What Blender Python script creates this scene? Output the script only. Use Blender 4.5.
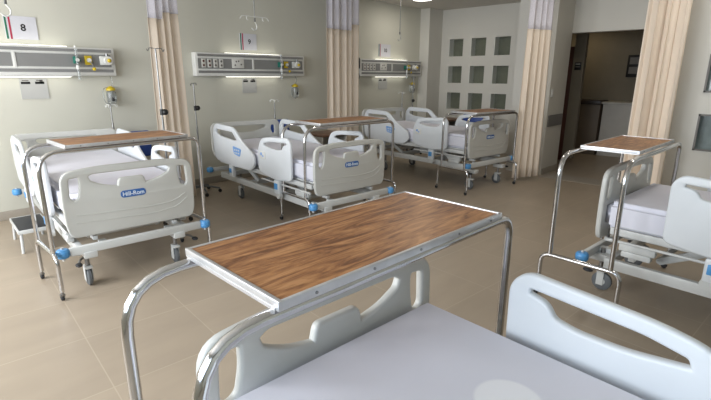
import bpy, bmesh, math, random
from mathutils import Vector, Matrix
random.seed(4)
S = bpy.context.scene
for o in list(bpy.data.objects): bpy.data.objects.remove(o)
COL = S.collection
R = math.radians

# ------------------------------------------------------------------ camera
cam_d = bpy.data.cameras.new('camera'); cam = bpy.data.objects.new('camera', cam_d); COL.objects.link(cam)
cam_d.sensor_width = 36.0; cam_d.lens = 461.8*36/711; cam_d.clip_start = 0.02
P_, A_, Q_ = .2642, .7569, .004
fw = Vector((math.cos(A_)*math.cos(P_), math.sin(A_)*math.cos(P_), -math.sin(P_)))
rt = Vector((math.sin(A_), -math.cos(A_), 0)); up = rt.cross(fw)
rt, up = rt*math.cos(Q_)+up*math.sin(Q_), up*math.cos(Q_)-rt*math.sin(Q_)
M = Matrix((rt, up, -fw)).transposed().to_4x4(); M.translation = Vector((0, 0, 1.55))
cam.matrix_world = M
S.camera = cam

# ------------------------------------------------------------------ light and exposure
S.view_settings.view_transform = 'Standard'; S.view_settings.look = 'None'
S.view_settings.exposure = 0.52; S.view_settings.gamma = 1.0; S.view_settings.use_curve_mapping = False
W = bpy.data.worlds.new('sky'); S.world = W; W.use_nodes = True
W.node_tree.nodes['Background'].inputs[0].default_value = (.75, .87, 1, 1)
W.node_tree.nodes['Background'].inputs[1].default_value = .8
def area(name, loc, target, sx, sy, power, color):
    l = bpy.data.lights.new(name, 'AREA'); l.shape = 'RECTANGLE'; l.size = sx; l.size_y = sy
    l.energy = power; l.color = color
    o = bpy.data.objects.new(name, l); COL.objects.link(o); o.location = loc
    o.rotation_euler = (Vector(target)-Vector(loc)).to_track_quat('-Z', 'Y').to_euler(); return o
LW = -1.9                                   # plane of the window wall
for i, y0 in enumerate((-.75, 1.45, 3.65)):  # daylight through the three windows of the left wall
    area('window_daylight', (LW+.02, y0+.85, 1.75), (LW+5, y0+.85, 1.15), 1.7, 1.5, (29, 74, 96)[i], ((.66, .82, 1), (.90, .95, 1), (.95, .97, 1))[i])

# ------------------------------------------------------------------ materials
def new_mat(name):
    m = bpy.data.materials.new(name); m.use_nodes = True
    return m, m.node_tree, m.node_tree.nodes['Principled BSDF']
def mat(name, col, rough=.5, metal=0, var=.04, scale=6, bump=0, bscale=60, coat=0, trans=0, alpha=1, emit=None, estr=0):
    m, t, b = new_mat(name)
    N = t.nodes; L = t.links
    b.inputs['Roughness'].default_value = rough; b.inputs['Metallic'].default_value = metal
    b.inputs['Coat Weight'].default_value = coat; b.inputs['Transmission Weight'].default_value = trans
    b.inputs['Alpha'].default_value = alpha
    tc = N.new('ShaderNodeTexCoord')
    nz = N.new('ShaderNodeTexNoise'); nz.inputs['Scale'].default_value = scale; nz.inputs['Detail'].default_value = 4
    L.new(tc.outputs['Object'], nz.inputs['Vector'])
    r = N.new('ShaderNodeValToRGB')
    r.color_ramp.elements[0].position = .3; r.color_ramp.elements[1].position = .7
    r.color_ramp.elements[0].color = tuple(c*(1-var) for c in col)+(1,)
    r.color_ramp.elements[1].color = tuple(min(1, c*(1+var)) for c in col)+(1,)
    L.new(nz.outputs['Fac'], r.inputs['Fac']); L.new(r.outputs['Color'], b.inputs['Base Color'])
    if bump:
        n2 = N.new('ShaderNodeTexNoise'); n2.inputs['Scale'].default_value = bscale
        L.new(tc.outputs['Object'], n2.inputs['Vector'])
        bp = N.new('ShaderNodeBump'); bp.inputs['Strength'].default_value = bump; bp.inputs['Distance'].default_value = .01
        L.new(n2.outputs['Fac'], bp.inputs['Height']); L.new(bp.outputs['Normal'], b.inputs['Normal'])
    if emit:
        b.inputs['Emission Color'].default_value = emit+(1,); b.inputs['Emission Strength'].default_value = estr
    return m
M_wall = mat('wall_paint', (.62, .61, .53), .65, var=.02, scale=1.2, bump=.05, bscale=150)
M_wall2 = mat('rear_wall_paint', (.63, .61, .555), .6, var=.02, scale=1.2)
M_ceil = mat('ceiling_paint', (.62, .59, .54), .8, var=.02)
M_base = mat('baseboard_tile', (.36, .32, .27), .4)
M_plastic = mat('grey_bed_plastic', (.56, .56, .53), .38, var=.015)
M_white = mat('white_bed_plastic', (.70, .73, .76), .35, var=.015)
M_frame = mat('painted_steel', (.60, .61, .60), .35, var=.03)
M_dark = mat('dark_rubber', (.025, .026, .03), .55)
M_grey = mat('grey_rubber', (.12, .13, .14), .5)
M_blue = mat('blue_bumper_plastic', (.09, .32, .66), .35)
M_pblue = mat('pale_blue_plastic', (.20, .38, .72), .4)
M_bluev = mat('blue_vinyl', (.02, .07, .34), .4)
M_badge = mat('badge_blue', (.035, .13, .40), .3)
M_letter = mat('badge_letters', (.75, .82, .88), .4)
M_chrome = mat('chrome', (.62, .62, .63), .12, metal=1, var=.03)
M_steel = mat('brushed_steel', (.30, .30, .30), .4, metal=1)
M_alu = mat('aluminium_trim', (.60, .60, .61), .35, metal=.65, var=.06, scale=25)
M_sheet = mat('white_sheet', (.74, .74, .82), .85, var=.02, scale=3, bump=.12, bscale=9)
M_black = mat('black_plastic', (.012, .012, .013), .4)
M_panel = mat('headwall_frame', (.74, .74, .71), .4)
M_inset = mat('headwall_inset', (.25, .25, .245), .5)
M_outw = mat('outlet_plate', (.72, .71, .67), .4)
M_red = mat('outlet_red', (.10, .012, .012), .5)
M_lamp = mat('lamp_tube', (.9, .9, .85), .4, emit=(1, .97, .86), estr=1.8)
M_lamp2 = mat('ceiling_lamp', (.9, .9, .9), .4, emit=(1, .97, .9), estr=4)
M_paper = mat('paper', (.62, .62, .66), .8)
M_card = mat('translucent_card', (.50, .50, .48), .5)
M_green = mat('green_paint', (.01, .17, .12), .4)
M_dgreen = mat('flag_green', (.02, .16, .09), .7)
M_dred = mat('flag_red', (.42, .03, .07), .7)
M_yellow = mat('yellow_plastic', (.62, .45, .02), .4)
M_clear = mat('clear_plastic', (.62, .64, .62), .15, trans=.75)
M_cream = mat('cream_curtain', (.93, .81, .68), .85, var=.02, scale=4)
def cloth_glow(m, col, fac):                # thin cloth lets some light through
    t = m.node_tree; N = t.nodes; out = N['Material Output']; b = N['Principled BSDF']
    tr = N.new('ShaderNodeBsdfTranslucent'); tr.inputs['Color'].default_value = col+(1,)
    mx = N.new('ShaderNodeMixShader'); mx.inputs[0].default_value = fac
    t.links.new(b.outputs[0], mx.inputs[1]); t.links.new(tr.outputs[0], mx.inputs[2]); t.links.new(mx.outputs[0], out.inputs['Surface'])
cloth_glow(M_cream, (.95, .82, .68), .15)
M_brown = mat('cabinet_laminate', (.16, .085, .05), .4, var=.15, scale=12)
M_dbrown = mat('dark_cabinet', (.035, .022, .016), .4, var=.1)
M_cabw = mat('cabinet_body', (.55, .53, .49), .45)
M_bump = mat('grey_wall_guard', (.16, .15, .14), .5)
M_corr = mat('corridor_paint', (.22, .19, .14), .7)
M_counter = mat('counter_front', (.66, .63, .58), .5)
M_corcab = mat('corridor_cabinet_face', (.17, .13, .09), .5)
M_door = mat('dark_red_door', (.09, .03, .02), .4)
M_window = mat('window_frame_paint', (.7, .7, .7), .4)
M_ink = mat('black_ink', (.01, .01, .01), .6)
M_glassb = mat('green_glass_block', (.15, .16, .12), .2, var=.08, scale=9, coat=.2)
M_glassr = mat('grey_glass_block', (.20, .24, .24), .15, var=.15, scale=9, coat=.3)
M_reveal = mat('glass_block_reveal', (.72, .74, .70), .5)

def curtain_mesh_mat():
    m, t, b = new_mat('lavender_mesh'); N = t.nodes; L = t.links
    b.inputs['Base Color'].default_value = (.86, .83, .90, 1); b.inputs['Roughness'].default_value = .8
    tc = N.new('ShaderNodeTexCoord'); v = N.new('ShaderNodeTexVoronoi'); v.inputs['Scale'].default_value = 160
    L.new(tc.outputs['Object'], v.inputs['Vector'])
    r = N.new('ShaderNodeMapRange'); r.inputs['From Min'].default_value = .1; r.inputs['From Max'].default_value = .6
    r.inputs['To Min'].default_value = .55; r.inputs['To Max'].default_value = .75
    L.new(v.outputs['Distance'], r.inputs['Value']); L.new(r.outputs['Result'], b.inputs['Alpha']); return m
M_mesh = curtain_mesh_mat()

def wood_mat():
    m, t, b = new_mat('walnut_laminate'); N = t.nodes; L = t.links
    b.inputs['Roughness'].default_value = .42
    tc = N.new('ShaderNodeTexCoord'); mp = N.new('ShaderNodeMapping')
    mp.inputs['Scale'].default_value = (1.5, 9, 4); mp.inputs['Rotation'].default_value = (0, 0, R(4))
    L.new(tc.outputs['Object'], mp.inputs['Vector'])
    n1 = N.new('ShaderNodeTexNoise'); n1.inputs['Scale'].default_value = 2.1; n1.inputs['Detail'].default_value = 6
    n1.inputs['Distortion'].default_value = 2.0; n1.inputs['Roughness'].default_value = .62
    L.new(mp.outputs['Vector'], n1.inputs['Vector'])
    n2 = N.new('ShaderNodeTexNoise'); n2.inputs['Scale'].default_value = 9; n2.inputs['Detail'].default_value = 4
    mp2 = N.new('ShaderNodeMapping'); mp2.inputs['Scale'].default_value = (.8, 16, 4)
    L.new(tc.outputs['Object'], mp2.inputs['Vector']); L.new(mp2.outputs['Vector'], n2.inputs['Vector'])
    mx = N.new('ShaderNodeMath'); mx.operation = 'MULTIPLY_ADD'; mx.inputs[1].default_value = .3
    L.new(n2.outputs['Fac'], mx.inputs[0]); L.new(n1.outputs['Fac'], mx.inputs[2])
    r = N.new('ShaderNodeValToRGB'); e = r.color_ramp.elements
    e[0].position = .52; e[0].color = (.16, .062, .024, 1)
    e[1].position = .80; e[1].color = (.50, .25, .105, 1)
    k = e.new(.62); k.color = (.30, .130, .050, 1)
    k = e.new(.70); k.color = (.38, .178, .068, 1)
    L.new(mx.outputs['Value'], r.inputs['Fac']); L.new(r.outputs['Color'], b.inputs['Base Color']); return m
M_wood = wood_mat()

def floor_mat():
    m, t, b = new_mat('beige_floor_tile'); N = t.nodes; L = t.links
    tc = N.new('ShaderNodeTexCoord'); mp = N.new('ShaderNodeMapping'); mp.vector_type = 'POINT'
    mp.inputs['Rotation'].default_value = (0, 0, R(5)); mp.inputs['Location'].default_value = (-.43, .1, 0)
    L.new(tc.outputs['Object'], mp.inputs['Vector'])
    br = N.new('ShaderNodeTexBrick'); br.offset = 0; br.inputs['Scale'].default_value = 1
    br.inputs['Brick Width'].default_value = .61; br.inputs['Row Height'].default_value = .61
    br.inputs['Mortar Size'].default_value = .0035; br.inputs['Mortar Smooth'].default_value = .2
    br.inputs['Color1'].default_value = (.385, .315, .24, 1); br.inputs['Color2'].default_value = (.36, .295, .225, 1)
    br.inputs['Mortar'].default_value = (.44, .37, .285, 1)
    L.new(mp.outputs['Vector'], br.inputs['Vector'])
    nz = N.new('ShaderNodeTexNoise'); nz.inputs['Scale'].default_value = 2.6; nz.inputs['Detail'].default_value = 6
    nm = N.new('ShaderNodeMapping'); nm.inputs['Scale'].default_value = (.6, 2.2, 1); nm.inputs['Rotation'].default_value = (0, 0, R(35))
    L.new(tc.outputs['Object'], nm.inputs['Vector']); L.new(nm.outputs['Vector'], nz.inputs['Vector'])
    mr = N.new('ShaderNodeMapRange'); mr.inputs['To Min'].default_value = .86; mr.inputs['To Max'].default_value = 1.13
    L.new(nz.outputs['Fac'], mr.inputs['Value'])
    mx = N.new('ShaderNodeVectorMath'); mx.operation = 'SCALE'
    L.new(br.outputs['Color'], mx.inputs[0]); L.new(mr.outputs['Result'], mx.inputs['Scale'])
    L.new(mx.outputs['Vector'], b.inputs['Base Color'])
    b.inputs['Roughness'].default_value = .38
    return m
M_floor = floor_mat()

def printed_sheet():
    m = M_sheet.copy(); m.name = 'printed_sheet'; t = m.node_tree; N = t.nodes; L = t.links
    b = N['Principled BSDF']; src = b.inputs['Base Color'].links[0].from_socket
    tc = N.new('ShaderNodeTexCoord'); mp = N.new('ShaderNodeMapping')
    mp.inputs['Location'].default_value = (.132, -.60, 0); mp.inputs['Scale'].default_value = (1, 1, 0)
    L.new(tc.outputs['Object'], mp.inputs['Vector'])
    ln = N.new('ShaderNodeVectorMath'); ln.operation = 'LENGTH'; L.new(mp.outputs['Vector'], ln.inputs[0])
    mr = N.new('ShaderNodeMapRange'); mr.inputs['From Min'].default_value = .095; mr.inputs['From Max'].default_value = .085
    L.new(ln.outputs['Value'], mr.inputs['Value'])
    mx = N.new('ShaderNodeMix'); mx.data_type = 'RGBA'
    L.new(mr.outputs['Result'], mx.inputs['Factor']); L.new(src, mx.inputs['A']); mx.inputs['B'].default_value = (.88, .88, .92, 1)
    L.new(mx.outputs['Result'], b.inputs['Base Color']); return m
M_sheet_print = printed_sheet()

# ------------------------------------------------------------------ helpers
def empty(name, loc=(0, 0, 0), rz=0):
    o = bpy.data.objects.new(name, None); COL.objects.link(o); o.location = loc; o.rotation_euler = (0, 0, R(rz))
    o.empty_display_size = .1; return o
def tag(o, label, cat=None, group=None, kind=None):
    if label: o['label'] = label
    if cat: o['category'] = cat
    if group: o['group'] = group
    if kind: o['kind'] = kind
    return o
class MB:
    def __init__(s): s.bm = bmesh.new(); s.mats = []
    def mi(s, m):
        if m not in s.mats: s.mats.append(m)
        return s.mats.index(m)
    def _fin(s, faces, m, smooth):
        k = s.mi(m)
        for f in faces: f.material_index = k; f.smooth = smooth
    def box(s, c, d, m, rz=0, bev=0, rx=0, ry=0, seg=2):
        t = bmesh.new(); bmesh.ops.create_cube(t, size=1)
        bmesh.ops.scale(t, vec=d, verts=t.verts)
        if bev: bmesh.ops.bevel(t, geom=t.edges[:], offset=min(bev, min(d)*.49), segments=seg, profile=.5, affect='EDGES')
        X = Matrix.Translation(c) @ Matrix.Rotation(R(rz), 4, 'Z') @ Matrix.Rotation(R(ry), 4, 'Y') @ Matrix.Rotation(R(rx), 4, 'X')
        bmesh.ops.transform(t, matrix=X, verts=t.verts); s.merge(t, m, bool(bev)); return s
    def merge(s, t, m, smooth):
        vm = {v: s.bm.verts.new(v.co) for v in t.verts}; k = s.mi(m)
        for f in t.faces:
            try: g = s.bm.faces.new([vm[v] for v in f.verts])
            except ValueError: continue
            g.material_index = k; g.smooth = smooth
        t.free()
    def cyl(s, a, b, r, m, seg=16, r2=None, smooth=True):
        a, b = Vector(a), Vector(b); d = b-a
        t = bmesh.new(); bmesh.ops.create_cone(t, cap_ends=True, segments=seg, radius1=r, radius2=r if r2 is None else r2, depth=d.length)
        X = Matrix.Translation((a+b)/2) @ d.to_track_quat('Z', 'Y').to_matrix().to_4x4()
        bmesh.ops.transform(t, matrix=X, verts=t.verts); s.merge(t, m, smooth); return s
    def ball(s, c, r, m, sc=(1, 1, 1), seg=14):
        t = bmesh.new(); bmesh.ops.create_uvsphere(t, u_segments=seg, v_segments=seg//2+2, radius=r)
        bmesh.ops.scale(t, vec=sc, verts=t.verts); bmesh.ops.translate(t, vec=c, verts=t.verts); s.merge(t, m, True); return s
    def lathe(s, prof, c, m, seg=20, axis='Z'):
        t = bmesh.new(); rings = []
        for r, z in prof:
            rings.append([t.verts.new((r*math.cos(2*math.pi*i/seg), r*math.sin(2*math.pi*i/seg), z)) for i in range(seg)])
        for a, b in zip(rings, rings[1:]):
            for i in range(seg): t.faces.new((a[i], a[(i+1) % seg], b[(i+1) % seg], b[i]))
        t.faces.new(rings[0][::-1]); t.faces.new(rings[-1])
        X = Matrix.Translation(c)
        if axis == 'X': X = X @ Matrix.Rotation(R(90), 4, 'Y')
        if axis == 'Y': X = X @ Matrix.Rotation(R(-90), 4, 'X')
        bmesh.ops.transform(t, matrix=X, verts=t.verts); s.merge(t, m, True); return s
    def tube(s, pts, r, m, seg=12, bend=0, cyc=False):
        pts = [Vector(p) for p in pts]
        if bend: pts = fillet(pts, bend, cyc)
        n = len(pts); rings = []; prev = None
        for i, p in enumerate(pts):
            if cyc: d = (pts[(i+1) % n]-pts[i-1]).normalized()
            else: d = (pts[min(i+1, n-1)]-pts[max(i-1, 0)]).normalized()
            if prev is None:
                q = d.orthogonal().normalized()
            else:
                q = (prev-d*prev.dot(d)).normalized()
            prev = q; w = d.cross(q)
            rings.append([s.bm.verts.new(p+(q*math.cos(2*math.pi*k/seg)+w*math.sin(2*math.pi*k/seg))*r) for k in range(seg)])
        k_ = s.mi(m); pr = list(zip(rings, rings[1:]))
        if cyc: pr.append((rings[-1], rings[0]))
        for a, b in pr:
            for k in range(seg):
                f = s.bm.faces.new((a[k], a[(k+1) % seg], b[(k+1) % seg], b[k])); f.smooth = True; f.material_index = k_
        if not cyc:
            f = s.bm.faces.new(rings[0][::-1]); f.material_index = k_; f = s.bm.faces.new(rings[-1]); f.material_index = k_
        return s
    def quad(s, vs, m):
        f = s.bm.faces.new([s.bm.verts.new(v) for v in vs]); f.material_index = s.mi(m); return s
    def addmesh(s, me, m, X=Matrix()):
        t = bmesh.new(); t.from_mesh(me); bmesh.ops.transform(t, matrix=X, verts=t.verts); s.merge(t, m, False); return s
    def build(s, name, parent=None, smooth_angle=35):
        bmesh.ops.recalc_face_normals(s.bm, faces=s.bm.faces)
        me = bpy.data.meshes.new(name); s.bm.to_mesh(me); s.bm.free()
        for m in s.mats: me.materials.append(m)
        me.set_sharp_from_angle(angle=R(smooth_angle))
        o = bpy.data.objects.new(name, me); COL.objects.link(o); o.parent = parent; return o
def fillet(pts, rad, cyc=False, n=6):
    out = []; N = len(pts)
    rs = rad if isinstance(rad, (list, tuple)) else [rad]*N
    for i, p in enumerate(pts):
        if not cyc and i in (0, N-1): out.append(p); continue
        a, b = pts[i-1], pts[(i+1) % N]; u = (a-p); v = (b-p)
        r = min(rs[i], u.length*.48, v.length*.48)
        if r < 1e-4 or u.angle(v) > 3.08: out.append(p); continue
        u = u.normalized(); v = v.normalized()
        p0, p1 = p+u*r, p+v*r
        for k in range(n+1):
            t = k/n; out.append(p0*(1-t)**2+p*2*t*(1-t)+p1*t*t)
    return out
def text_mesh(txt, size, ext=.001):
    c = bpy.data.curves.new('lettering', 'FONT'); c.body = txt; c.size = size; c.extrude = ext; c.align_x = 'CENTER'; c.align_y = 'CENTER'; c.offset = size*.02
    o = bpy.data.objects.new('lettering', c); COL.objects.link(o)
    me = bpy.data.meshes.new_from_object(o.evaluated_get(bpy.context.evaluated_depsgraph_get())); bpy.data.objects.remove(o); return me
def board_mesh(loops, rads, th, bev):
    """extruded plate with rounded outline and holes; lies in local XY, thickness along Z, centred"""
    c = bpy.data.curves.new('outline', 'CURVE'); c.dimensions = '2D'; c.fill_mode = 'BOTH'
    c.extrude = th/2-bev; c.bevel_depth = bev; c.bevel_resolution = 3
    for lp, rd in zip(loops, rads):
        pts = fillet([Vector((x, y, 0)) for x, y in lp], rd, True)
        sp = c.splines.new('POLY'); sp.points.add(len(pts)-1); sp.use_cyclic_u = True
        for q, p in zip(sp.points, pts): q.co = (p.x, p.y, 0, 1)
    o = bpy.data.objects.new('outline', c); COL.objects.link(o)
    me = bpy.data.meshes.new_from_object(o.evaluated_get(bpy.context.evaluated_depsgraph_get())); bpy.data.objects.remove(o); return me
def board(name, loops, rads, th, bev, m, parent, X, extra=None, deform=None):
    mb = MB(); me = board_mesh(loops, rads, th, bev); mb.addmesh(me, m, X)
    bmesh.ops.remove_doubles(mb.bm, verts=mb.bm.verts, dist=.00005)
    for f in mb.bm.faces: f.smooth = True
    if extra: extra(mb)
    if deform:
        for v in mb.bm.verts: v.co = deform(v.co)
    return mb.build(name, parent)
def copy_tree(o, parent=None):
    c = o.copy(); COL.objects.link(c); c.parent = parent
    for ch in list(o.children): copy_tree(ch, c)
    return c
def struct(name, mb):
    o = mb.build(name); o['kind'] = 'structure'; return o

# ------------------------------------------------------------------ the room
HY, RX, CZ, NY = 6.10, 8.90, 2.88, -1.75
struct('floor', MB().box(((LW+12)/2-.05, (NY+HY)/2, -.05), (12-LW+.3, HY-NY+.4, .1), M_floor))
ceil = MB().box(((LW+RX+.3)/2, (NY+HY)/2, CZ+.05), (RX+.3-LW, HY-NY+.4, .1), M_ceil)
struct('ceiling', ceil)
struct('wall_back', MB().box(((LW+RX)/2, HY+.06, CZ/2), (RX-LW+.3, .12, CZ), M_wall))
struct('baseboard_back', MB().box(((LW+8.4)/2, HY-.006, .05), (8.4-LW, .012, .10), M_base, bev=.003))
struct('trim_1', MB().box(((8.42+RX)/2, (5.87+HY)/2, CZ/2), (RX-8.42, HY-5.87, CZ), M_wall2))      # corner column
struct('wall_near', MB().box(((LW+RX)/2, NY-.06, CZ/2), (RX-LW+.3, .12, CZ), M_wall))
# window wall on the left
wl = MB(); segs = [(-1.75, -.75), (.95, 1.45), (3.15, 3.65), (5.35, 6.1)]
for a, b in segs: wl.box((LW-.06, (a+b)/2, CZ/2), (.12, b-a, CZ), M_wall)
for y0 in (-.75, 1.45, 3.65):
    wl.box((LW-.06, y0+.85, .5), (.12, 1.7, 1.0), M_wall); wl.box((LW-.06, y0+.85, 2.69), (.12, 1.7, .38), M_wall)
struct('wall_left', wl)
for i, y0 in enumerate((-.75, 1.45, 3.65)):
    f = MB()
    for y in (y0+.02, y0+.85, y0+1.68): f.box((LW-.04, y, 1.75), (.05, .04, 1.5), M_window)
    for z in (1.02, 2.48): f.box((LW-.04, y0+.85, z), (.05, 1.7, .04), M_window)
    struct('window_%d' % (i+1), f)
# rear wall with the nine glass block openings
gy0, gw, gs, gz0, gh, gv = 5.675, .336, .522, 2.288, .347, .547
def grid_wall(x, y_hi, y_lo, th, z_top, holes_y, holes_z, m):
    b = MB(); ys = sorted({y_hi, y_lo}|{v for h in holes_y for v in h}); zs = sorted({0, z_top}|{v for h in holes_z for v in h})
    for ya, yb in zip(ys, ys[1:]):
        for za, zb in zip(zs, zs[1:]):
            if any(abs(ya-h[1]) < 1e-6 and abs(yb-h[0]) < 1e-6 for h in holes_y) and any(abs(zb-h[0]) < 1e-6 and abs(za-h[1]) < 1e-6 for h in holes_z): continue
            b.box((x+th/2, (ya+yb)/2, (za+zb)/2), (th, yb-ya, zb-za), m)
    return b
hy = [(gy0-k*gs, gy0-k*gs-gw) for k in range(3)]; hz = [(gz0-j*gv, gz0-j*gv-gh) for j in range(3)]
struct('wall_rear', grid_wall(RX, HY, 3.4, .24, CZ, hy, hz, M_wall2))
n = 4
for a, b in hy:
    for c, d in hz:
        struct('window_%d' % n, MB().box((RX+.20, (a+b)/2, (c+d)/2), (.06, gw, gh), M_glassb)
               .box((RX+.085, a-.004, (c+d)/2), (.17, .008, gh), M_reveal)); n += 1
# wall beside the corridor opening
struct('wall_opening_side', MB().box((7.70, 3.15, CZ/2), (.66, .60, CZ), M_wall2).box((8.5, 3.35, CZ/2), (1.0, .2, CZ), M_wall2))
struct('trim_2', MB().box((7.70, 2.842, .86), (.58, .025, .18), M_bump, bev=.008))       # wall guard
struct('baseboard_opening', MB().box((7.70, 2.845, .05), (.64, .012, .1), M_base))
struct('wall_lintel', MB().box((8.10, 2.0, (2.21+CZ)/2), (.16, 1.72, CZ-2.21), M_wall2))
struct('trim_3', MB().box((7.45, 2.0, .0015), (.42, 1.7, .003), M_base))                 # darker threshold tile strip
PX = 5.5
hy2 = [(.69-k*gs, .69-k*gs-gw) for k in range(3)]; hz2 = [(1.752-j*gv, 1.752-j*gv-gh) for j in range(2)]
struct('wall_right', grid_wall(PX, 1.05, NY, .16, CZ, hy2, hz2, M_wall2))
struct('wall_right_return', MB().box(((PX+8.18)/2+.08, 1.08, CZ/2), (8.18-PX-.16, .14, CZ), M_wall2))
for a, b in hy2:
    for c, d in hz2:
        fr = MB().box((PX+.10, (a+b)/2, (c+d)/2), (.04, gw, gh), M_glassr)
        for yy in (a-.008, b+.008): fr.box((PX-.002, yy, (c+d)/2), (.02, .016, gh), M_bump)
        for zz in (c-.008, d+.008): fr.box((PX-.002, (a+b)/2, zz), (.02, gw, .016), M_bump)
        struct('window_%d' % n, fr); n += 1
# corridor beyond the opening
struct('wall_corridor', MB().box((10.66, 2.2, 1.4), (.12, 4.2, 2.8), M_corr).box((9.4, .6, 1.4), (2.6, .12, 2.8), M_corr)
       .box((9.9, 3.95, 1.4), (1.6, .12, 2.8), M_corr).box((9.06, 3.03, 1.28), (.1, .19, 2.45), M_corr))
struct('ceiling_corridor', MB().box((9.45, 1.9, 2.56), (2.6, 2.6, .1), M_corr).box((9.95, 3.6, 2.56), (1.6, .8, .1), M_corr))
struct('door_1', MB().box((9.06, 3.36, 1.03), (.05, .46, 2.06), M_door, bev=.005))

# ------------------------------------------------------------------ corridor furniture
k = empty('nurse_counter', (10.35, 1.95, 0)); tag(k, 'pale nurse counter seen through the corridor opening', 'counter')
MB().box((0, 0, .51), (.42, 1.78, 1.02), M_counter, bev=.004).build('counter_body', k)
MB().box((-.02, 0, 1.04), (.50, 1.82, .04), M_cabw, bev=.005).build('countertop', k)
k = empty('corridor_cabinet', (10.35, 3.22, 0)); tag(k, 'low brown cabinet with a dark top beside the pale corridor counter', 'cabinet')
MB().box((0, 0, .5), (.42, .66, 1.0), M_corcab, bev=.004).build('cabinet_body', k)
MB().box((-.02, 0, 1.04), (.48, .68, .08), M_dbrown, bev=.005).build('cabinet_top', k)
k = empty('corridor_sign', (9.0, 3.03, 1.72)); tag(k, 'small dark sign on the pillar in the dim corridor', 'sign')
MB().box((0, 0, 0), (.012, .11, .13), M_black, bev=.003).build('sign_plate', k)
MB().box((-.008, 0, .035), (.004, .08, .012), M_counter).box((-.008, 0, -.01), (.004, .08, .02), M_bump).build('sign_stripe', k)
k = empty('wall_frame', (10.58, 2.47, 1.74)); tag(k, 'dark framed notice on the far corridor wall above the counter', 'picture frame')
MB().box((0, 0, 0), (.03, .32, .42), M_black, bev=.005).build('frame', k)
MB().box((-.018, 0, .1), (.004, .24, .13), M_bump).box((-.018, 0, -.08), (.004, .24, .13), M_bump).build('notice', k)
k = empty('dispenser_bottle', (10.3, 2.2, 1.06)); tag(k, 'small dark pump bottle standing on the corridor counter', 'bottle')
MB().lathe([(.035, 0), (.038, .01), (.038, .13), (.015, .16), (.012, .18)], (0, 0, 0), M_grey).build('bottle_body', k)
MB().cyl((0, 0, .18), (0, 0, .22), .006, M_steel).cyl((0, 0, .215), (-.05, 0, .215), .006, M_steel).build('pump', k)
cl = bpy.data.lights.new('corridor_lamp_light', 'AREA'); cl.size = .3; cl.energy = 2.0; cl.color = (1, .82, .55)
co = bpy.data.objects.new('corridor_lamp_light', cl); COL.objects.link(co); co.location = (10.0, 3.4, 2.49)
k = empty('corridor_ceiling_lamp', (10.0, 3.4, 2.505)); tag(k, 'dim warm lamp set in the corridor ceiling', 'ceiling lamp')
MB().cyl((0, 0, -.008), (0, 0, .0), .17, M_cabw).build('lamp_ring', k)

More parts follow.
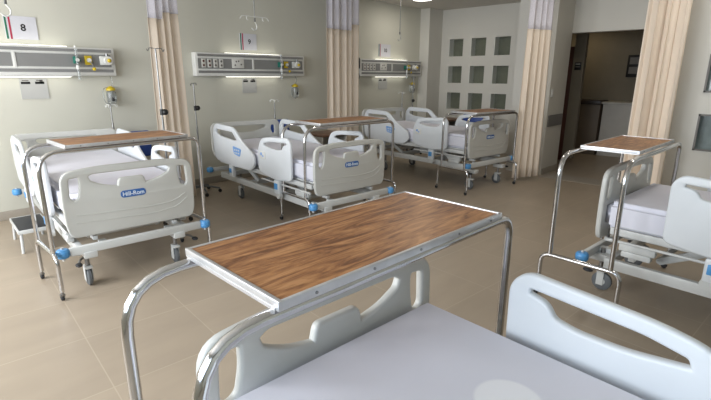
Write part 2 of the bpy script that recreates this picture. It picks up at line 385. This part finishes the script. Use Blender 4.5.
# ------------------------------------------------------------------ hospital bed
def caster(parent, x, y, zt, r=.07):
    c = MB().cyl((x, y, zt), (x, y, 2*r+.01), .016, M_steel).box((x, y, 2*r+.015), (.05, .09, .02), M_frame, bev=.006)
    for s in (-1, 1): c.box((x+s*.024, y+.012, r*1.35), (.006, .05, r*1.5), M_frame, bev=.002)
    o = c.build('caster', parent)
    MB().lathe([(.01, -.017), (r-.012, -.017), (r, -.009), (r, .009), (r-.012, .017), (.01, .017)], (x, y+.02, r), M_grey, seg=24, axis='X') \
        .lathe([(.008, -.019), (.028, -.019), (.028, .019), (.008, .019)], (x, y+.02, r), M_frame, axis='X').build('wheel', o)
    return o
XB = Matrix.Rotation(R(90), 4, 'X')        # board plane XY -> world XZ
def make_bed():
    root = empty('hospital_bed')
    bf = MB()                               # lower rectangle
    for s in (-1, 1): bf.box((s*.40, 1.15, .265), (.045, 2.1, .075), M_frame, bev=.006)
    for y in (.12, .8, 1.5, 2.18): bf.box((0, y, .265), (.78, .045, .06), M_frame, bev=.005)
    bf.box((0, -.01, .31), (.98, .035, .065), M_frame, bev=.008)
    bf.box((-.25, .05, .30), (.05, .12, .05), M_frame).box((.25, .05, .30), (.05, .12, .05), M_frame)
    bf.box((0, 2.27, .33), (.98, .03, .05), M_frame, bev=.006)
    bf.box((-.25, 2.23, .30), (.05, .1, .06), M_frame).box((.25, 2.23, .30), (.05, .1, .06), M_frame)
    bf.build('base_frame', root)
    for x in (-.53, .53):
        for y, z in ((-.01, .31), (2.28, .33)):
            MB().lathe([(.012, -.034), (.034, -.031), (.043, -.020), (.045, -.006), (.042, -.001), (.042, .001), (.045, .006), (.043, .020), (.034, .031), (.012, .034)], (x, y, z), M_blue, seg=22)\
                .cyl((x, y, z-.055), (x, y, z+.045), .01, M_frame).build('bumper', root)
    for x, y in ((-.38, .04), (.28, .04), (-.34, 1.80), (.34, 1.80)): caster(root, x, y, .325)
    for x in (-.36, .30): bf = MB().box((x, .04, .265), (.09, .16, .05), M_frame, bev=.006).build('caster_plate', root)
    df = MB()                               # deck frame
    for s in (-1, 1):
        df.box((s*.44, 1.12, .47), (.03, 2.0, .05), M_frame, bev=.006)
        df.tube([(s*.465, .12, .41), (s*.465, 1.05, .41)], .010, M_frame)
    for y in (.14, .6, 1.1, 1.6, 2.1): df.box((0, y, .47), (.86, .05, .03), M_frame, bev=.004)
    df.box((0, 1.12, .505), (.84, 1.98, .018), M_frame, bev=.004)
    df.build('deck_frame', root)
    for y, dy in ((.55, .28), (1.62, .28)):
        la = MB()
        for s in (-1, 1):
            la.box((s*.27, y, .36), (.035, .36, .05), M_frame, rx=28, bev=.006)
        la.cyl((-.29, y-.15, .285), (.29, y-.15, .285), .02, M_frame).cyl((-.29, y+.15, .44), (.29, y+.15, .44), .02, M_frame)
        la.build('lift_arm', root)
    MB().box((0, 1.02, .35), (.34, .36, .09), M_frame, bev=.015).cyl((0, 1.12, .35), (0, 1.5, .37), .022, M_steel).build('motor_housing', root)
    for s in (-1, 1):
        MB().box((s*.43, .30, .375), (.05, .22, .05), M_frame, bev=.006).box((s*.435, .30, .33), (.05, .18, .04), M_frame, bev=.006).build('actuator_cover', root)
        MB().tube([(s*.36, .16, .20), (s*.42, .06, .21), (s*.44, .02, .19)], .009, M_steel, bend=.02).ball((s*.44, .01, .19), .024, M_dark, sc=(1, 1.5, .6)).build('brake_pedal', root)
    # mattress with fitted sheet
    mb = MB(); t = bmesh.new(); bmesh.ops.create_cube(t, size=1); bmesh.ops.scale(t, vec=(.89, 2.10, .20), verts=t.verts)
    bmesh.ops.bevel(t, geom=t.edges[:], offset=.038, segments=6, affect='EDGES')
    bmesh.ops.translate(t, vec=(0, 1.115, .612), verts=t.verts); mb.merge(t, M_sheet, True)
    mt = mb.build('mattress', root, 60); mt.modifiers.new('normals', 'WEIGHTED_NORMAL')
    # footboard
    out = [(-.44, .40), (.44, .40), (.462, .47), (.468, .66), (.46, .865), (.25, .89), (-.25, .89), (-.46, .865), (-.468, .66), (-.462, .47)]
    cut = [(-.27, .858), (.27, .858), (.305, .835), (.29, .79), (.20, .745), (.095, .725), (.082, .782), (-.082, .782), (-.095, .725), (-.20, .745), (-.29, .79), (-.305, .835)]
    cr = [.02, .02, .012, .02, .08, .012, .015, .015, .012, .08, .02, .012]
    h = [(.345, .845), (.43, .838), (.436, .685), (.405, .652), (.362, .675), (.345, .76)]
    hl = [(-x, z) for x, z in h][::-1]
    def ridges(mb):
        for ey in (.0265,):
            mb.tube([(-.40, ey, .555), (.10, ey, .535), (.30, ey, .545), (.40, ey, .60)], .004, M_plastic, seg=8, bend=.06)
            mb.tube([(-.41, ey, .50), (.15, ey, .475), (.33, ey, .50), (.41, ey, .56)], .0035, M_plastic, seg=8, bend=.06)
    bow = lambda co: Vector((co.x, co.y-.025*(1-(co.x/.48)**2), co.z))
    fb = board('footboard', [out, cut, h, hl], [[.05, .05, .05, .05, .07, .1, .1, .07, .05, .05], cr, .025, .025], .036, .012, M_plastic, root, Matrix.Translation((0, .045, 0)) @ XB, ridges, None)
    bd = MB(); me = board_mesh([[(-.09, -.025), (.09, -.025), (.09, .025), (-.09, .025)]], [.025], .006, .002)
    bd.addmesh(me, M_badge, Matrix.Translation((0, .026, .665)) @ XB)
    bd.addmesh(text_mesh('Hill-Rom', .044), M_letter, Matrix.Translation((0, .0225, .664)) @ XB)
    b = bd.build('badge', fb); b['label'] = 'blue oval badge with pale lettering'
    for x in (-.3, .3):
        MB().cyl((x, .06, .44), (x, .06, .36), .014, M_steel).box((x, .09, .36), (.035, .09, .03), M_frame, bev=.004).build('board_mount', root)
    ip = MB().cyl((.49, 2.262, .50), (.49, 2.262, 1.0), .012, M_steel).cyl((.49, 2.262, .98), (.49, 2.262, 1.21), .007, M_steel).box((.46, 2.245, .56), (.08, .03, .05), M_frame, bev=.005).build('iv_pole', root)
    t = MB()
    for a in (0, 120, 240):
        c, s = math.cos(R(a)), math.sin(R(a))
        t.tube([(.49, 2.262, 1.20), (.49+.05*c, 2.262+.05*s, 1.21), (.49+.065*c, 2.262+.065*s, 1.175), (.49+.08*c, 2.262+.08*s, 1.20)], .005, M_panel, bend=.01, seg=8)
    t.build('hook', ip)
    # headboard
    out = [(-.47, .50), (.47, .50), (.50, .60), (.50, .90), (.46, .935), (-.46, .935), (-.50, .90), (-.50, .60)]
    cut = [(-.28, .895), (.28, .895), (.31, .87), (.29, .83), (.12, .79), (-.12, .79), (-.29, .83), (-.31, .87)]
    h = [(.375, .885), (.445, .88), (.45, .76), (.42, .73), (.38, .76), (.36, .82)]
    hl = [(-x, z) for x, z in h][::-1]
    board('headboard', [out, cut, h, hl], [.05, .03, .025, .025], .034, .012, M_plastic, root, Matrix.Translation((0, 2.21, 0)) @ XB)
    for x in (-.3, .3): MB().cyl((x, 2.185, .53), (x, 2.185, .30), .014, M_steel).build('board_mount', root)
    # side rails; board plane: x -> world y, y -> world z, thickness -> world x
    XS = Matrix(((0, 0, 1, 0), (1, 0, 0, 0), (0, 1, 0, 0), (0, 0, 0, 1)))
    fout = [(.405, .50), (.70, .46), (1.03, .52), (1.03, .74), (.97, .86), (.84, .890), (.45, .918), (.40, .87)]
    frad = [.04, .1, .05, .15, .06, .1, .045, .05]
    fcut = [(.455, .887), (.80, .866), (.915, .842), (.93, .80), (.76, .775), (.62, .775), (.545, .79), (.515, .835), (.45, .85)]
    frd = [.015, .03, .015, .015, .05, .03, .02, .02, .015]
    hout = [(1.14, .56), (1.22, .49), (1.65, .475), (2.08, .50), (2.14, .56), (2.15, .86), (2.08, .945), (1.60, .935), (1.44, .80), (1.16, .66)]
    hrd = [.05, .05, .1, .05, .05, .06, .07, .09, .1, .06]
    hcut = [(2.07, .90), (1.63, .895), (1.50, .79), (1.62, .775), (1.98, .80), (2.09, .84)]
    for s in (-1, 1):
        X = Matrix.Translation((s*.495, 0, 0)) @ XS
        fr = board('side_rail', [fout, fcut], [frad, frd], .034, .012, M_white, root, X)
        MB().box((s*.515, .93, .70), (.008, .11, .085), M_panel, bev=.004).cyl((s*.518, .95, .71), (s*.522, .95, .71), .018, M_pblue).cyl((s*.518, .915, .69), (s*.522, .915, .69), .012, M_pblue).build('control_panel', fr)
        MB().box((s*.475, .68, .45), (.03, .08, .10), M_frame, bev=.01).box((s*.49, .68, .38), (.05, .10, .15), M_white, bev=.015).cyl((s*.47, .66, .29), (s*.505, .66, .29), .038, M_frame).build('rail_mount', fr)
        b = MB().box((s*.518, .68, .39), (.01, .06, .065), M_blue, bev=.004).build('release_button', fr)
        hr = board('side_rail', [hout, hcut], [hrd, .02], .034, .012, M_white, root, X)
        cp = MB(); me = board_mesh([[(1.42, .70), (1.62, .72), (1.60, .63), (1.46, .61)]], [.02], .006, .002)
        cp.addmesh(me, M_pblue, Matrix.Translation((s*.515, 0, 0)) @ XS)
        for q in range(3):
            for w in range(2): cp.box((s*.519, 1.475+q*.045, .645+w*.035), (.004, .022, .016), M_panel, bev=.001)
        cp.build('control_panel', hr)
        MB().box((s*.475, 1.72, .46), (.03, .09, .10), M_frame, bev=.01).box((s*.49, 1.72, .40), (.05, .10, .15), M_white, bev=.015).build('rail_mount', hr)
        MB().box((s*.518, 1.72, .405), (.01, .05, .055), M_blue, bev=.004).build('release_button', hr)
    return root
bed = make_bed()
beds = [((1.335, 3.60), -4.7, 'hospital bed below the sign marked 8, nearest the left edge'),
        ((3.38, 3.22), -5, 'hospital bed below the sign marked 9, in the middle of the row'),
        ((6.06, 3.08), -6.5, 'hospital bed below the sign marked 10, in front of the glass block wall'),
        ((.955, 1.03), 176, 'large foreground hospital bed cut off by the bottom of the picture'),
        ((3.87, .88), 175, 'hospital bed at the right edge with its footboard beside the pulled curtain')]
BEDS = []
for i, ((x, y), a, lab) in enumerate(beds):
    o = bed if i == 0 else copy_tree(bed)
    o.location = (x, y, 0); o.rotation_euler = (0, 0, R(a)); tag(o, lab, 'bed', 'adjustable hospital beds of the ward'); BEDS.append(o)
    if i in (2, 4):                          # these two beds are cranked a little higher
        for ch in o.children:
            nm = ch.name.split('.')[0]
            low = ('caster', 'caster_plate') if i == 2 else ('caster', 'caster_plate', 'base_frame', 'bumper', 'brake_pedal')
            if i == 4 and nm == 'side_rail': ch.location.y += .05
            if nm not in low: ch.location.z += .01 if (i == 4 and nm == 'mattress') else .05
for ch in BEDS[3].children:
    if ch.name.startswith('mattress'):
        ch.data = ch.data.copy(); ch.data.materials.clear(); ch.data.materials.append(M_sheet_print)

# ------------------------------------------------------------------ overbed tables
def make_table():
    root = empty('overbed_table'); r = .0155; zr = 1.043; L2 = .612; sy = .20
    for s in (-1, 1):
        MB().tube([(-L2, s*sy, .33), (-L2, s*sy, zr), (L2, s*sy, zr), (L2, s*sy, .33)], r, M_chrome, seg=16, bend=[0, .15, .08, 0]).build('frame_tube', root)
    for e in (-1, 1):
        MB().tube([(e*L2, -.26, .07), (e*L2, -.26, .33), (e*L2, .26, .33), (e*L2, .26, .07)], r, M_chrome, seg=16, bend=.07).build('base_leg', root)
        for s in (-1, 1):
            c = MB().cyl((e*L2, s*.26, .085), (e*L2, s*.26, .045), .009, M_steel).box((e*L2, s*.26+.008, .045), (.034, .03, .014), M_steel, bev=.004).build('caster', root)
            MB().lathe([(.004, -.012), (.018, -.012), (.023, -.006), (.023, .006), (.018, .012), (.004, .012)], (e*L2, s*.26+.015, .0235), M_dark, seg=18, axis='X').build('wheel', c)
    x0, x1 = -.43, .505; cx = (x0+x1)/2; w = x1-x0
    tp = MB().box((cx, 0, 1.0715), (w-.012, .425, .016), M_wood).build('tabletop', root)
    tr = MB()
    for s in (-1, 1):
        tr.box((cx, s*.2175, 1.0702), (w, .010, .024), M_alu, bev=.002)
        tr.box((x0+.003 if s < 0 else x1-.003, 0, 1.0702), (.012, .445, .025), M_alu, bev=.002)
        tr.box((x0+.02 if s < 0 else x1-.02, 0, 1.0605), (.05, .42, .008), M_alu)
    for q in range(5): tr.cyl((x0+.1+q*.19, -.225, 1.070), (x0+.1+q*.19, -.222, 1.070), .004, M_steel, seg=8)
    tr.build('edge_trim', root)
    return root
tab = make_table()
tables = [((.985, .937), -2, 'large foreground overbed table with walnut top and chrome tube legs'),
          ((1.315, 3.79), 0, 'overbed table across the foot of the bed under sign 8'),
          ((3.585, 3.62), -5, 'overbed table across the foot of the bed under sign 9'),
          ((5.94, 3.20), -9, 'overbed table over the farthest bed in front of the glass blocks'),
          ((3.775, .865), -3, 'overbed table at the right in front of the corridor opening')]
for i, ((x, y), a, lab) in enumerate(tables):
    o = tab if i == 0 else copy_tree(tab)
    o.location = (x, y, 0); o.rotation_euler = (0, 0, R(a)); tag(o, lab, 'overbed table', 'walnut topped overbed tables')
    if i in (0, 1, 3): o.scale = ((1.02, .94, 1, .90)[i], 1, 1)
    for ch in o.children:                    # the tops slide along their rails
        if ch.name.startswith(('tabletop', 'edge_trim')): 
            ch.location.x += (0, 0, 0, 0, .03)[i]
            if i == 4: ch.scale = (.88, .84, 1)

# ------------------------------------------------------------------ headwall panels, signs, gas fittings
def make_panel():
    root = empty('headwall_panel')          # origin at left end, on wall; 1.9 long, z 1.53..1.84
    D = .11; b = MB()
    b.box((.95, -D/2, 1.685), (1.90, D, .31), M_panel, bev=.008)
    b.build('panel_body', root)
    ins = MB()
    for z, h in ((1.805, .032), (1.695, .135), (1.585, .032)):
        if h > .1:
            ins.box((.46, -D-.001, z), (.86, .006, h), M_inset); ins.box((1.39, -D-.001, z), (.93, .006, h), M_inset)
        else: ins.box((.95, -D-.001, z), (1.84, .006, h), M_inset)
    ins.build('inset_panel', root)
    rl = MB()
    for z in (1.778, 1.612): rl.box((.95, -D-.004, z), (1.86, .014, .016), M_panel, bev=.003)
    rl.box((.91, -D-.004, 1.695), (.03, .012, .17), M_panel, bev=.003).build('rail_strip', root)
    for q, x in enumerate((.11, .20, .29, .38)):
        o = MB().box((x, -D-.006, 1.70), (.062, .006, .115), M_outw, bev=.002)
        m = M_red if q < 2 else M_bump
        for dz in (-.027, .027):
            o.cyl((x, -D-.008, 1.70+dz), (x, -D-.011, 1.70+dz), .015, m, seg=12)
        o.build('outlet', root)
    o = MB().box((.65, -D-.006, 1.705), (.20, .006, .13), M_outw, bev=.002)
    for x, z in ((.60, 1.68), (.66, 1.735), (.70, 1.69), (.62, 1.73)): o.cyl((x, -D-.008, z), (x, -D-.012, z), .012, M_bump, seg=10)
    o.build('switch_plate', root)
    for z, dz in ((1.836, .007), (1.527, -.008)):
        f = MB().box((.95, -.075, z), (.98, .05, .012), M_panel, bev=.003).build('lamp_housing', root)
        MB().box((.95, -.07, z+dz), (.94, .045, .008), M_lamp, bev=.002).build('lamp_tube', f)
    return root
pan = make_panel()
for i, (x, nn) in enumerate(((.285, '8'), (3.215, '9'), (6.46, '10'))):
    o = pan if i == 0 else copy_tree(pan)
    o.location = (x, HY, 0); tag(o, 'grey and white headwall service panel lit above and below, under sign %s' % nn, 'headwall panel', 'lit service panels over the beds')
def make_flow():
    r = empty('oxygen_flowmeter')
    MB().box((0, -.02, 1.70), (.05, .05, .08), M_green, bev=.01).cyl((-.02, -.05, 1.70), (.035, -.05, 1.70), .018, M_green).build('valve_body', r)
    MB().cyl((0, -.06, 1.72), (0, -.06, 1.84), .012, M_clear).cyl((.0, -.06, 1.83), (.0, -.06, 1.85), .014, M_panel).cyl((0, -.06, 1.49), (0, -.06, 1.68), .016, M_clear).cyl((0, -.06, 1.60), (0, -.06, 1.64), .018, M_panel).build('flow_tube', r)
    MB().cyl((0, -.05, 1.70), (0, -.09, 1.70), .018, M_panel).build('knob', r); return r
def make_vac():
    r = empty('medical_air_outlet')
    MB().box((0, -.015, 1.70), (.075, .03, .10), M_yellow, bev=.008).build('outlet_plate', r)
    MB().cyl((0, -.03, 1.70), (0, -.055, 1.70), .022, M_panel).tube([(.0, -.05, 1.69), (.03, -.06, 1.65), (.04, -.05, 1.61)], .007, M_steel, bend=.01).ball((.04, -.05, 1.605), .02, M_yellow).build('valve', r); return r
def make_gauge():
    r = empty('suction_regulator')
    MB().box((-.02, -.015, 1.70), (.10, .03, .10), M_panel, bev=.01).build('back_plate', r)
    MB().lathe([(.045, 0), (.05, .01), (.05, .03), (.04, .045), (.005, .05)], (.01, -.075, 1.70), M_panel, axis='Y').ball((.01, -.085, 1.70), .022, M_yellow).build('gauge_dial', r)
    MB().cyl((0, -.05, 1.73), (0, -.05, 1.78), .015, M_steel).cyl((0, -.05, 1.76), (0, -.02, 1.76), .01, M_steel).build('hose_fitting', r); return r
def make_jar():
    r = empty('suction_bottle')
    MB().lathe([(.03, 0), (.05, .01), (.055, .08), (.052, .15), (.035, .17)], (0, -.07, 1.19), M_clear).build('bottle_body', r)
    MB().lathe([(.05, 0), (.052, .015), (.045, .03), (.02, .045), (.015, .05)], (0, -.07, 1.36), M_yellow).build('lid', r)
    MB().box((0, -.012, 1.29), (.05, .02, .12), M_frame, bev=.004).box((.0, -.12, 1.26), (.03, .012, .045), M_dark, bev=.003).build('bracket', r)
    MB().tube([(.01, -.07, 1.40), (.03, -.08, 1.47), (.0, -.06, 1.56)], .006, M_clear, bend=.03).tube([(-.03, -.07, 1.40), (-.10, -.09, 1.38), (-.09, -.10, 1.22), (-.02, -.11, 1.18)], .005, M_clear, bend=.04).build('hose', r); return r
kinds = ((make_flow, 1.40, -.125, 'green oxygen flowmeter with a clear tube on the panel under sign %s', 'flowmeter', 'flowmeters on the panels'),
         (make_vac, 1.53, -.12, 'yellow gas outlet with a small valve on the panel under sign %s', 'gas outlet', 'yellow gas outlets on the panels'),
         (make_gauge, 1.72, -.12, 'white round suction regulator at the end of the panel under sign %s', 'regulator', 'suction regulators on the panels'),
         (make_jar, 1.75, -.002, 'clear suction bottle with a yellow lid on the wall below panel %s', 'bottle', 'suction bottles on the wall'))
for fn, dx, dy, lab, cat, grp in kinds:
    p = fn()
    for i, (x, nn) in enumerate(((.36, '8'), (3.19, '9'), (6.36, '10'))):
        o = p if i == 0 else copy_tree(p)
        o.location = (x+dx, HY+dy, 0); tag(o, lab % nn, cat, grp)
for nn, xa in (('8', 1.185), ('9', 3.99), ('10', 7.08)):
    wdt = .285 if nn == '8' else (.285 if nn == '9' else .36)
    s = empty('bed_number_sign', (xa, HY-.002, 1.90)); tag(s, 'white paper sign reading %s with green, white and red stripe' % nn, 'sign', 'bed number signs')
    MB().box((wdt/2, -.004, .115), (wdt, .008, .23), M_paper).build('sign_sheet', s)
    t = MB(); t.addmesh(text_mesh(nn, .095), M_ink, Matrix.Translation((wdt*.56, -.009, .115)) @ XB); o = t.build('numeral', s)
    MB().box((.012, -.009, .115), (.016, .002, .23), M_dgreen).box((.045, -.009, .115), (.016, .002, .23), M_dred).build('tricolour_stripe', s)
for nn, xa, wdt in (('8', 1.225, .255), ('9', 3.99, .25), ('10', 7.09, .27)):
    s = empty('instruction_card', (xa, HY-.002, 1.285)); tag(s, 'pale instruction card with dark symbols taped below panel %s' % nn, 'card', 'instruction cards under the panels')
    MB().box((wdt/2, -.003, .108), (wdt, .006, .215), M_card).build('card_sheet', s)
    t = MB()
    for q in range(2):
        t.box((.055+q*.13, -.007, .17), (.085, .002, .025), M_ink)
        t.box((.055+q*.13, -.007, .195), (.06, .002, .01), M_bump)
    t.box((.20, -.007, .18), (.03, .002, .045), M_bump); t.build('printed_symbols', s)
# cable and dark box at the left end of panel 10
tag(MB().box((6.40, HY-.06, 1.76), (.09, .11, .19), M_black, bev=.01).build('call_box'), 'small black box mounted at the left end of the panel under sign 10', 'box')
tag(MB().tube([(6.42, HY-.05, 1.66), (6.47, HY-.09, 1.52), (6.36, HY-.09, 1.42), (6.28, HY-.09, 1.25), (6.36, HY-.09, 1.06), (6.30, HY-.08, .9)], .009, M_bump, bend=.08).build('hose'), 'dark hose hanging below the black box on the headwall', 'hose')

# ------------------------------------------------------------------ curtains
def curtain(name, p0, p1, folds, amp, seam, top, label, flare=.06, split=None, seam2=None, seed=1, mesh_only=False):
    """pleated curtain between two floor points; upper mesh, lower cream cloth"""
    rnd = random.Random(seed); p0 = Vector(p0); p1 = Vector(p1); d = (p1-p0); Ln = d.length; u = d.normalized(); nrm = Vector((-u.y, u.x))
    root = empty(name, ((p0.x+p1.x)/2, (p0.y+p1.y)/2, 0)); tag(root, label, 'curtain', 'privacy curtains')
    o0 = Vector(((p0.x+p1.x)/2, (p0.y+p1.y)/2))
    ph = [rnd.uniform(-.7, .7) for _ in range(folds+2)]; am = [rnd.uniform(.6, 1.25) for _ in range(folds+2)]
    n = folds*14
    def P(i, z):
        t = i/n; k = t*folds; a = am[int(k)]*(1-(k % 1))+am[int(k)+1]*(k % 1)
        h = 1-z/top
        th = 2*math.pi*k+ph[int(k)]*0+.7*math.sin(k*2.3+seed)
        sp = 1+flare*h
        q = p0+u*((t-.5)*Ln*sp+.5*Ln)+nrm*(math.sin(th)*amp*a*(.75+.5*h))+u*(math.sin(th*2)*amp*.22)
        return Vector((q.x-o0.x, q.y-o0.y, z))
    def sheet(nm, m, zf, zt, za=12):
        b = MB(); rows = []
        for j in range(za+1):
            rows.append([])
            for i in range(n+1):
                s_ = seam if (split is None or i/n < split) else seam2
                lo = zf(s_); hi = zt(s_); z = lo+(hi-lo)*j/za
                rows[-1].append(b.bm.verts.new(P(i, z)))
        k_ = b.mi(m)
        for j in range(za):
            for i in range(n):
                f = b.bm.faces.new((rows[j][i], rows[j][i+1], rows[j+1][i+1], rows[j+1][i])); f.smooth = True; f.material_index = k_
        o = b.build(nm, root, 80)
        md = o.modifiers.new('thick', 'SOLIDIFY'); md.thickness = .004; return o
    sheet('cloth', M_cream, lambda s: .06, lambda s: s)
    sheet('mesh_header', M_mesh, lambda s: s, lambda s: top, 6)
    return root
curtain('privacy_curtain', (2.33, 5.27), (2.72, 5.42), 4, .026, 2.14, 2.84, 'cream privacy curtain with lavender mesh top between signs 8 and 9', flare=.22, split=.42, seam2=2.22, seed=2)
curtain('privacy_curtain', (5.25, 5.60), (6.03, 5.64), 5, .028, 2.26, 2.84, 'cream privacy curtain with lavender mesh top between signs 9 and 10', flare=.02, split=.75, seam2=2.36, seed=5)
curtain('privacy_curtain', (6.58, 2.93), (6.99, 2.78), 4, .03, 2.18, 2.84, 'cream privacy curtain gathered beside the corridor opening, left of it', flare=.22, seed=7)
curtain('privacy_curtain', (5.25, 1.21), (5.25, .86), 3, .045, 2.40, 2.84, 'wide cream privacy curtain hanging right of the corridor opening', flare=.06, seed=9)

# ------------------------------------------------------------------ IV stands, hooks, chairs, cabinets, stool
def iv_stand(x, y, h, knob, label, base=True, rz=10, hooks=True):
    r = empty('iv_stand', (x, y, 0), rz); tag(r, label, 'iv stand', 'iv stands around the beds')
    MB().cyl((0, 0, .09), (0, 0, h*.62), .011, M_steel).cyl((0, 0, h*.6), (0, 0, h), .008, M_steel).build('pole', r)
    t = MB()
    for a in (0, 180) if hooks else ():
        c, s = math.cos(R(a)), math.sin(R(a))
        t.tube([(0, 0, h), (.07*c, .07*s, h+.005), (.085*c, .085*s, h-.03), (.10*c, .10*s, h-.005)], .004, M_steel, bend=.01, seg=8)
    if hooks: t.build('hook', r)
    if knob: MB().ball((.025, -.02, knob), .032, M_black).cyl((0, 0, knob-.03), (0, 0, knob+.03), .019, M_black).build('clamp_knob', r)
    b = MB()
    for k_ in range(5):
        a = k_*2*math.pi/5; b.tube([(0, 0, .10), (.13*math.cos(a), .13*math.sin(a), .085), (.23*math.cos(a), .23*math.sin(a), .06)], .012, M_grey, seg=8, bend=.03)
    b.cyl((0, 0, .07), (0, 0, .12), .03, M_black); b.build('base', r)
    for k_ in range(5):
        a = k_*2*math.pi/5; x_, y_ = .23*math.cos(a), .23*math.sin(a)
        MB().lathe([(.004, -.012), (.022, -.012), (.026, 0), (.022, .012), (.004, .012)], (x_, y_, .026), M_black, axis='X').cyl((x_, y_, .05), (x_, y_, .07), .008, M_steel).build('caster', r)
    return r
iv_stand(2.16, 4.82, 1.80, 1.17, 'tall iv stand with black knob in front of the cream curtain')
iv_stand(2.98, 5.66, 1.44, 1.13, 'iv stand with black knob on black casters left of the bed under sign 9', rz=40)
iv_stand(7.65, 5.66, 1.52, 1.06, 'iv stand with black knob beside the corner column', rz=60)
def ceil_hook(x, y, z, bar, label):
    r = empty('ceiling_iv_hook', (x, y, 0)); tag(r, label, 'ceiling hook', 'iv hooks hanging from the ceiling')
    MB().cyl((0, 0, CZ), (0, 0, z+.14), .006, M_steel).cyl((0, 0, CZ-.02), (0, 0, CZ), .03, M_steel).build('rod', r)
    t = MB()
    if bar:
        t.tube([(-.22, 0, z+.13), (-.19, 0, z+.17), (-.10, 0, z+.17), (.10, 0, z+.17), (.19, 0, z+.17), (.22, 0, z+.13)], .006, M_panel, bend=.02)
        for x_ in (-.12, .12): t.tube([(x_, 0, z+.17), (x_, 0, z+.13), (x_+.02, 0, z+.12)], .005, M_panel, bend=.01)
    t.tube([(0, 0, z+.16), (0, 0, z+.10), (.03, 0, z+.07), (.025, 0, z+.02), (-.02, 0, z), (-.05, 0, z+.03)], .007, M_panel, bend=.02)
    t.box((0, 0, z+.13), (.02, .02, .05), M_steel, bev=.004); t.build('hook', r); return r
ceil_hook(1.07, 5.30, 2.04, False, 'curved metal iv hook hanging above sign 8')
ceil_hook(3.71, 5.30, 2.10, True, 'iv hook with a white crossbar hanging above sign 9')
ceil_hook(6.72, 5.30, 2.13, False, 'iv hook on a thin rod hanging above sign 10')

def chair(x, y, rz, label):
    r = empty('visitor_chair', (x, y, 0), rz); tag(r, label, 'chair', 'blue visitor chairs')
    MB().box((0, 0, .45), (.40, .40, .06), M_bluev, bev=.025, seg=3).build('seat', r)
    MB().box((0, .235, .71), (.40, .045, .32), M_bluev, bev=.022, seg=3, rx=-8).build('backrest', r)
    for s in (-1, 1):
        MB().tube([(s*.18, -.18, 0), (s*.18, -.18, .41), (s*.18, .19, .41)], .011, M_steel, bend=.05).build('leg', r)
        MB().tube([(s*.18, .26, 0), (s*.18, .19, .41), (s*.18, .225, .7)], .011, M_steel, bend=.05).build('leg', r)
    return r
chair(2.27, 5.68, 0, 'blue vinyl visitor chair between the bed under sign 8 and the curtain')
chair(4.50, 5.68, 0, 'blue vinyl visitor chair partly hidden behind the bed under sign 9')
chair(7.95, 4.55, -80, 'blue vinyl visitor chair partly hidden behind the farthest bed')
def cabinet(x, y, rz, label, h=.68):
    r = empty('bedside_cabinet', (x, y, 0), rz); tag(r, label, 'cabinet', 'bedside cabinets')
    b = MB()
    for s in (-1, 1): b.box((s*.23, 0, h/2+.02), (.02, .42, h-.08), M_cabw, bev=.004)
    b.box((0, .2, h/2+.02), (.44, .02, h-.08), M_cabw); b.box((0, 0, .07), (.44, .40, .02), M_cabw); b.box((0, 0, h*.62), (.44, .40, .02), M_cabw)
    b.build('cabinet_body', r)
    MB().box((0, 0, h), (.52, .46, .035), M_brown, bev=.008).build('cabinet_top', r)
    d = MB().box((0, -.205, h*.33), (.43, .02, h*.5), M_cabw, bev=.006).build('door', r)
    MB().tube([(.12, -.215, h*.42), (.12, -.245, h*.42), (.12, -.245, h*.28), (.12, -.215, h*.28)], .006, M_steel, bend=.01).build('handle', d)
    for s in (-1, 1):
        for q in (-1, 1): MB().ball((s*.2, q*.17, .03), .03, M_black).build('caster', r)
    return r
cabinet(4.86, 5.22, -4, 'brown topped bedside cabinet between the bed under sign 9 and the curtain')
cabinet(8.28, 5.20, -8, 'brown topped bedside cabinet beyond the farthest bed')

r = empty('step_stool', (.90, 5.04, 0), -4); tag(r, 'low steel step stool with black rubber top beside the bed under sign 8', 'step stool')
MB().box((0, 0, .205), (.24, .50, .014), M_dark, bev=.004).build('tread', r)
tr = MB()
for s in (-1, 1):
    tr.box((s*.122, 0, .195), (.012, .52, .035), M_frame, bev=.003); tr.box((0, s*.256, .195), (.24, .012, .035), M_frame, bev=.003)
tr.build('rim', r)
for s in (-1, 1):
    for q in (-1, 1): MB().cyl((s*.105, q*.235, .18), (s*.115, q*.25, .0), .013, M_frame).build('leg', r)

# wall switch, the seen ceiling lamp and added unseen ones
s = empty('light_switch', (7.46, 2.848, 1.29)); tag(s, 'white light switch on the narrow wall left of the corridor opening', 'switch')
MB().box((0, -.006, 0), (.09, .012, .12), M_panel, bev=.004).build('switch_plate', s)
MB().box((0, -.014, 0), (.03, .008, .06), M_outw, bev=.002).build('rocker', s)
lamps = ((7.32, 5.28, 'bright round ceiling light at the top edge above sign 10'),
         (6.2, 1.9, 'added unseen round fill light over the walkway in front of the corridor opening'),  # from here on: lights added out of view to brighten the far end
         (4.7, .2, 'added unseen round fill light over the bed at the right edge'),
         (3.9, 2.7, 'added unseen round fill light over the walkway between the rows of beds'))
for x, y, lab in lamps:
    l = empty('seen_or_added_downlight', (x, y, CZ)); tag(l, lab, 'ceiling light')
    MB().lathe([(.20, -.012), (.20, 0)], (0, 0, 0), M_panel, seg=28).build('trim_ring', l)
    MB().lathe([(.17, -.018), (.175, -.013)], (0, 0, 0), M_lamp2, seg=28).build('diffuser', l)
    ld = bpy.data.lights.new('seen_or_added_light', 'AREA'); ld.shape = 'DISK'; ld.size = .34; ld.energy = 5; ld.color = (1, .93, .83)
    lo = bpy.data.objects.new('seen_or_added_light', ld); COL.objects.link(lo); lo.location = (x, y, CZ-.022)
